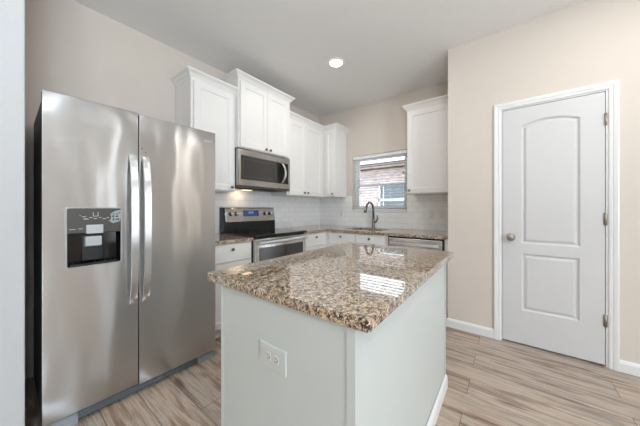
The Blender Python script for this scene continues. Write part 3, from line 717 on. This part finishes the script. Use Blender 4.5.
# geometry is laid out as if unrotated: front plane x = FRX, width along +y
fw = 0.902; X1 = FRX; X0 = X1 - 0.058
MB().box(0.055, X0 - 0.014, FRY + 0.004, FRY + fw - 0.004, 0.03, 1.752).build('body', M['fridge_side'], fg, bevel=0.006)
MB().box(X0 - 0.014, X0 - 0.001, FRY + 0.012, FRY + fw - 0.012, 0.085, 1.745).build('gasket', M['dark_grey'], fg)
ysp = FRY + 0.401
XS = X1 - 0.005
def fdoor(y0, y1, ZR, hole=None):
    zb, zt = ZR; bul = 0.0014; rad = 0.0008
    ys = set([y0 + 0.0 * 1]); ys = []
    N = 24
    for i in range(N + 1): ys.append(y0 + (y1 - y0) * i / N)
    for k in (1, 2, 3): ys += [y0 + rad * k / 4, y1 - rad * k / 4]
    zs = [zb, zb + 0.004, zt - 0.004, zt] + [zb + (zt - zb) * i / 12 for i in range(1, 12)]
    for k in (1, 2, 3): ys += [y0 + rad * k, y1 - rad * k]
    if hole: ys += [hole[0], hole[1]]; zs += [hole[2], hole[3]]
    ys = sorted(set(round(v, 5) for v in ys)); zs = sorted(set(round(v, 5) for v in zs))
    def xf(y):
        u = (2 * (y - y0) / (y1 - y0) - 1); x = X1 + bul * (1 - u * u) - bul * 0.0
        e = min(y - y0, y1 - y)
        if e < rad: x -= rad - math.sqrt(max(rad * rad - (rad - e) ** 2, 0))
        return x
    mb = MB(); vs = []; fs = []; idx = {}
    for i, y in enumerate(ys):
        for j, z in enumerate(zs):
            idx[i, j] = len(vs); dx = 0.003 if j in (0, len(zs) - 1) else 0
            vs.append((xf(y) - dx, y, z))
    for i in range(len(ys) - 1):
        for j in range(len(zs) - 1):
            if hole and hole[0] - 1e-4 <= ys[i] and ys[i + 1] <= hole[1] + 1e-4 and hole[2] - 1e-4 <= zs[j] and zs[j + 1] <= hole[3] + 1e-4: continue
            fs.append((idx[i, j], idx[i + 1, j], idx[i + 1, j + 1], idx[i, j + 1]))
    mb.add(vs, fs, True)
    # back, edges
    k = len(ys); top = [idx[i, len(zs) - 1] for i in range(k)]; bot = [idx[i, 0] for i in range(k)]
    for line, zz in ((top, zt), (bot, zb)):
        p = [vs[i] for i in line]; mb.add(p + [(XS, p[-1][1], zz), (XS, p[0][1], zz)], [tuple(range(len(p) + 2))])
    for i in (0, k - 1):
        p = [vs[idx[i, j]] for j in range(len(zs))]; mb.add(p + [(XS, ys[i], zt), (XS, ys[i], zb)], [tuple(range(len(p) + 2))])
    if hole:
        h0, h1, h2, h3 = hole
        for a, b, c, d in ((y0, h0, zb, zt), (h1, y1, zb, zt), (h0, h1, zb, h2), (h0, h1, h3, zt)): mb.add([(XS, a, c), (XS, b, c), (XS, b, d), (XS, a, d)], [(3, 2, 1, 0)])
    else: mb.add([(XS, y0, zb), (XS, y1, zb), (XS, y1, zt), (XS, y0, zt)], [(3, 2, 1, 0)])
    return mb, xf
DY0, DY1, DZa, DZb = FRY + 0.083, FRY + 0.314, 0.853, 1.176
mbL, xfL = fdoor(FRY, ysp - 0.003, (0.068, 1.774), (DY0 + 0.004, DY1 - 0.004, DZa + 0.004, DZb - 0.004))
dl = mbL.build('freezer_door', M['steel'], fg, fixn=False); 
mbR, xfR = fdoor(ysp + 0.003, FRY + fw, (0.058, 1.768))
drr = mbR.build('fresh_food_door', M['steel'], fg, fixn=False)
for d_ in (dl, drr): weld(d_, 1e-6)
cm = MB()
for bx in ((FRY + 0.001, DY0 - 0.004, 0.070, 1.772), (DY1 + 0.004, ysp - 0.004, 0.070, 1.772), (DY0 - 0.004, DY1 + 0.004, 0.070, DZa - 0.004), (DY0 - 0.004, DY1 + 0.004, DZb + 0.004, 1.772)):
    cm.box(X0, XS - 0.0003, *bx)
cm.build('door_core', M['fridge_side'], dl)
MB().box(X0, XS - 0.0003, ysp + 0.004, FRY + fw - 0.001, 0.060, 1.766).build('door_core', M['fridge_side'], drr)
# dispenser
bz = MB(); xb = X1 + 0.004
def rl(i, x, r=0.016): return [(x, y, z) for y, z in rrect(DY0 - 0.004 + i, DY1 + 0.004 - i, DZa - 0.004 + i, DZb + 0.004 - i, max(r - i, 0.006), 5)]
bz.loops([rl(0, xb - 0.004), rl(0.001, xb + 0.004), rl(0.005, xb + 0.0055), rl(0.0075, xb + 0.004), rl(0.0075, xb - 0.01)], False, False, smooth=False)
dsp = bz.build('dispenser_frame', M['frame_metal'], dl)
zp = 1.036
hb = MB()     # open-fronted recess
ya, yb, za = DY0 + 0.003, DY1 - 0.003, DZa + 0.003
xr = X1 - 0.050
hb.add([(xb + 0.001, ya, za), (xb + 0.001, yb, za), (xb + 0.001, yb, zp), (xb + 0.001, ya, zp), (xr, ya + 0.01, za + 0.02), (xr, yb - 0.01, za + 0.02), (xr, yb - 0.01, zp), (xr, ya + 0.01, zp)],
       [(0, 1, 5, 4), (1, 2, 6, 5), (2, 3, 7, 6), (3, 0, 4, 7), (4, 5, 6, 7)])
hb.build('dispenser_recess', M['black_gloss'], dl)
pn = MB(); pn.box(X1 - 0.03, xb + 0.0035, ya, yb, zp, DZb - 0.003)
pno = pn.build('control_panel', M['dark_grey'], dl, bevel=0.004)
yc = (DY0 + DY1) / 2 - 0.005
MB().box(xr + 0.001, xr + 0.012, yc - 0.045, yc + 0.045, za + 0.022, zp - 0.01).build('paddle_backplate', M['black'], dl, bevel=0.003)
ch = MB(); ch.hexa([(X1 - 0.045, yc - 0.036, 0.955), (X1 - 0.006, yc - 0.036, 0.962), (X1 - 0.006, yc + 0.034, 0.962), (X1 - 0.045, yc + 0.034, 0.955)],
                   [(X1 - 0.045, yc - 0.036, 1.016), (X1 + 0.001, yc - 0.036, 1.016), (X1 + 0.001, yc + 0.034, 1.016), (X1 - 0.045, yc + 0.034, 1.016)])
ch.build('ice_chute', M['pale_plastic'], dl, bevel=0.004)
MB().box(X1 - 0.02, xb + 0.0055, yc - 0.034, yc + 0.038, 1.032, 1.082).build('light_housing', M['pale_plastic'], dl, bevel=0.003)
tr_ = MB(); tr_.box(X1 - 0.045, xb + 0.0015, ya + 0.012, yb - 0.012, za + 0.004, za + 0.012)
for i in range(9): tr_.box(X1 - 0.042, xb, ya + 0.022 + i * 0.0225, ya + 0.027 + i * 0.0225, za + 0.012, za + 0.015)
tr_.build('drip_tray', M['black'], dl)
mk = MB(); xm = xb + 0.0036
for y, z, w_, h_ in [(0.060, 1.125, .016, .004), (0.066, 1.112, .02, .005), (0.090, 1.120, .012, .004), (0.107, 1.114, .014, .004), (0.128, 1.12, .012, .003), (0.145, 1.112, .014, .004), (0.163, 1.118, .010, .004), (0.05, 1.132, .006, .003), (0.172, 1.10, .01, .003), (0.012, 1.058, .024, .003), (0.045, 1.06, .018, .003),
                     (0.104, 1.129, .003, .022), (0.124, 1.129, .003, .022), (0.106, 1.128, .020, .003)]:
    MB().box(xm, xm + 0.0006, DY0 + y, DY0 + y + w_, z, z + h_).build('control_mark', M['mark'], pno)
# leaf shaped sticker on the panel
cy_, cz_ = DY0 + 0.203, 1.128
out = [(-.026, -.030), (-.012, -.042), (.004, -.036), (.020, -.030), (.024, -.008), (.030, .004), (.026, .022), (.030, .036), (.012, .034), (-.002, .030), (-.014, .022), (-.024, .012), (-.020, -.006)]
st = MB(); st.loops([[(xm + e_, min(cy_ + a, DY1 - 0.004), cz_ + c) for a, c in out] for e_ in (0.0002, 0.0012)])
sto = st.build('sticker', M['sticker'], pno)
ik = MB()
for a, c, w_, h_ in ((-.014, -.026, .008, .012), (-.002, -.022, .012, .006), (-.016, -.006, .010, .010), (.0, -.006, .012, .008), (.002, .008, .010, .006), (.012, .016, .010, .006), (-.012, .010, .008, .005), (.010, -.026, .006, .012)):
    ik.box(xm + 0.0013, xm + 0.0016, cy_ + a, cy_ + a + w_, cz_ + c, cz_ + c + h_)
ik.build('sticker_print', M['sticker_ink'], sto)
# handles
def fhandle(yc_, xf, parent):
    z0, z1 = 0.585, 1.502; L = []; hw = 0.0170
    n = 24; xs_ = xf(yc_)
    for i in range(n + 1):
        tt = i / n; z = z0 + (z1 - z0) * tt
        b = (1 - (2 * tt - 1) ** 4); c = xs_ + 0.014 + 0.044 * b; th = 0.011
        L.append([(c - th, yc_ - hw, z), (c - th, yc_ + hw, z), (c + th * 0.6, yc_ + hw, z), (c + th * 0.6, yc_ - hw, z)])
    mb = MB(); mb.loops(L, smooth=False)
    mb.box(xs_ - 0.003, xs_ + 0.008, yc_ - 0.013, yc_ + 0.013, z0 + 0.001, z0 + 0.03); mb.box(xs_ - 0.003, xs_ + 0.008, yc_ - 0.013, yc_ + 0.013, z1 - 0.03, z1 - 0.001)
    return mb.build('handle', M['handle'], parent)
fhandle(ysp - 0.033, xfL, dl); fhandle(ysp + 0.033, xfR, drr)
# embossed maker's mark and small round badge
lg = MB()
for i, (w_, h_) in enumerate(((.006, .010), (.004, .007), (.004, .010), (.005, .007), (.004, .007), (.006, .007), (.004, .010))):
    yy = FRY + fw - 0.088 + i * 0.0082; xx = xfR(yy); lg.box(xx - 0.001, xx + 0.0008, yy, yy + w_, 1.688, 1.688 + h_)
lg.build('maker_mark', M['handle'], drr)
yy = ysp + 0.017
for zz in (1.533, 1.553): MB().lathe([(0.004, -0.002), (0.004, 0.001), (0, 0.0014)], (xfR(yy + (0.02 if zz < 1.54 else 0)), yy + (0.02 if zz < 1.54 else 0), zz), (1, 0, 0), 12).build('screw_cap', M['dark_nickel'], drr)
# top hinge covers, grille, feet
for y0 in (FRY + 0.012, FRY + fw - 0.075):
    MB().box(X0 - 0.16, X0 - 0.03, y0, y0 + 0.062, 1.7525, 1.772).build('hinge_cover', M['dark_grey'], fg, bevel=0.004)
gm = MB(); gm.box(X0 - 0.012, X0 + 0.038, FRY + 0.13, FRY + fw - 0.13, 0.014, 0.062)
for i in range(3): gm.box(X0 + 0.038, X0 + 0.042, FRY + 0.135, FRY + fw - 0.135, 0.022 + i * 0.013, 0.029 + i * 0.013)
gm.build('base_grille', M['grille'], fg, bevel=0.002)
for y0, y1 in ((FRY + 0.005, FRY + 0.132), (FRY + fw - 0.13, FRY + fw - 0.006)):
    ft = MB(); ft.hexa([(X0 - 0.02, y0, 0.0), (X0 + 0.05, y0, 0.0), (X0 + 0.05, y1, 0.0), (X0 - 0.02, y1, 0.0)], [(X0 - 0.02, y0, 0.066), (X0 + 0.025, y0, 0.066), (X0 + 0.025, y1, 0.066), (X0 - 0.02, y1, 0.066)])
    ft.build('foot_cover', M['foot'], fg, bevel=0.003)
for y0 in (FRY + 0.06, FRY + fw - 0.06): MB().lathe([(0.02, 0), (0.02, 0.03)], (0.12, y0, 0.0), (0, 0, 1), 14).build('roller', M['black'], fg)

# ------------------------------------------------------------------ island
IR = math.radians(0.51); IX1, IY0 = 2.3735, -2.82
isl = thing('kitchen_island', 'white panelled kitchen island standing in the middle of the floor', 'island', (IX1, IY0, 0), IR)
bx0, bx1, by0, by1 = 1.684, 2.327, -2.809, -1.612
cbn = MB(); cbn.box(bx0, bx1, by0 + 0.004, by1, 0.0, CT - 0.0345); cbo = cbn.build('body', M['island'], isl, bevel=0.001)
ps = MB(); ps.box(bx1 - 0.026, bx1 + 0.0025, by0, by0 + 0.0035, 0, CT - 0.0348); ps.build('corner_strip', M['island'], isl, bevel=0.001)
ps = MB(); ps.box(bx0 - 0.001, bx0 + 0.014, by0, by0 + 0.0035, 0, CT - 0.0348); ps.build('corner_strip', M['island'], isl, bevel=0.001)
ps = MB(); ps.box(bx1 + 0.0003, bx1 + 0.005, by1 - 0.02, by1 + 0.003, 0.084, CT - 0.0348); ps.build('corner_strip', M['island'], isl, bevel=0.001)
bb = MB(); bb.sweep(BBP, [(bx1 + 0.003, by0 + 0.001), (bx1 + 0.003, by1 + 0.003)], 0); bb.build('baseboard', M['trim'], isl)
for k in range(2):
    a = by0 + 0.03 + k * 0.595
    f = MB(Matrix(((0, -1, 0), (1, 0, 0), (0, 0, 1)))); 
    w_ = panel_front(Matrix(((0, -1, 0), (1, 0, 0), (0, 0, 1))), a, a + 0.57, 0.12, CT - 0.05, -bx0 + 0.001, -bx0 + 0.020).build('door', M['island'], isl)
it = slab(MB(), rrect(1.587, IX1, IY0, -1.583, 0.014, 4), [], CT - 0.034, CT).build('countertop', M['granite'], bevel=0.007, bseg=3, origin=(IX1, IY0, CT))
it.rotation_euler = (0, 0, IR)
tag(it, 'speckled brown granite slab topping the white island', 'countertop', 'granite countertops')
# outlet on the near face: jumbo plate lying on its side
def outlet(parent, T, u, d_, z, w_, h_, horiz, mat='plastic'):
    pl = MB(T); r0 = lambda i, e_: [(u - w_ / 2 + i, d_ + e_, z - h_ / 2 + i), (u + w_ / 2 - i, d_ + e_, z - h_ / 2 + i), (u + w_ / 2 - i, d_ + e_, z + h_ / 2 - i), (u - w_ / 2 + i, d_ + e_, z + h_ / 2 - i)]
    pl.loops([r0(0, 0), r0(0.0, 0.0042), r0(0.0025, 0.006)]); pl.build('face_plate', M[mat], parent)
    for s_ in (-1, 1):
        cu, cz = (u + s_ * 0.0195, z) if horiz else (u, z + s_ * 0.0195)
        oc = MB(T); pts = []
        for i in range(20):
            a = 2 * PI * i / 20; x_, y_ = 0.0165 * math.cos(a), 0.0165 * math.sin(a)
            if horiz: x_ = max(-0.0135, min(0.0135, x_))
            else: y_ = max(-0.0135, min(0.0135, y_))
            pts.append((cu + x_, cz + y_))
        oc.loops([[(a, d_ + e_, c) for a, c in pts] for e_ in (0.006, 0.0078)]); ob = oc.build('receptacle', M[mat], parent)
        sl_ = MB(T)
        for (a, c, e0, e1) in (((-0.006, 0.0, 0.0055, 0.002)), ((0.006, 0.0, 0.0055, 0.002))):
            if horiz: sl_.box(cu - 0.004, cu + 0.004, d_ + 0.0078, d_ + 0.0081, cz + a - 0.001, cz + a + 0.001)
            else: sl_.box(cu + a - 0.001, cu + a + 0.001, d_ + 0.0078, d_ + 0.0081, cz - 0.004, cz + 0.004)
        if horiz: sl_.box(cu + 0.006, cu + 0.011, d_ + 0.0078, d_ + 0.0081, cz - 0.0022, cz + 0.0022)
        else: sl_.box(cu - 0.0022, cu + 0.0022, d_ + 0.0078, d_ + 0.0081, cz - 0.011, cz - 0.006)
        sl_.build('slots', M['slot'], ob)
oy = by0 + 0.0040
ot = thing('power_outlet', 'white sideways duplex outlet on the near end of the island', 'outlet', (2.004, oy, 0.657), 0, 'power outlets')
outlet(ot, FY, 2.004, -oy + 0.0004, 0.657, 0.130, 0.082, True, 'plate')
ot.rotation_euler = (0, 0, IR)
d0 = Vector((2.004 - IX1, oy - IY0)); ot.location = (IX1 + d0.x * math.cos(IR) - d0.y * math.sin(IR), IY0 + d0.x * math.sin(IR) + d0.y * math.cos(IR), 0.657)
for x, lab in ((1.854, 'white backsplash outlet right of the window, the left of two'), (1.973, 'white backsplash outlet right of the window, nearest the corner wall'), (0.467, 'white backsplash outlet left of the kitchen window')):
    t = thing('power_outlet', lab, 'outlet', (x, -0.0085, 1.10), 0, 'power outlets'); outlet(t, FY, x, 0.0085, 1.10, 0.072, 0.117, False)

# ------------------------------------------------------------------ ceiling lights
def can(x, y, label, power):
    t = thing('recessed_light', label, 'ceiling light', (x, y, CEIL), 0, 'recessed ceiling lights')
    MB().lathe([(0.062, 0.0003), (0.066, 0.006), (0.080, 0.010), (0.094, 0.008), (0.097, 0.0003)], (x, y, CEIL), (0, 0, -1), 32).build('trim_ring', M['trim'], t)
    MB().lathe([(0.0, 0.0062), (0.058, 0.0064), (0.0645, 0.0102), (0.0, 0.0115)], (x, y, CEIL), (0, 0, -1), 32).build('diffuser', M['lamp'], t)
    l = bpy.data.lights.new('can_lamp', 'AREA'); l.shape = 'DISK'; l.size = 0.12; l.energy = power; l.color = (1.0, 0.96, 0.90)
    o = bpy.data.objects.new('can_lamp', l); COL.objects.link(o); o.location = (x, y, CEIL - 0.014)
can(1.152, -1.177, 'round recessed ceiling light glowing above the kitchen', 7)
can(3.4, -1.52, 'recessed ceiling light in front of the white door', 7)
can(4.4, -2.28, 'recessed ceiling light farther along the room', 5)
can(3.6, -4.6, 'recessed ceiling light in the room behind the island', 4)
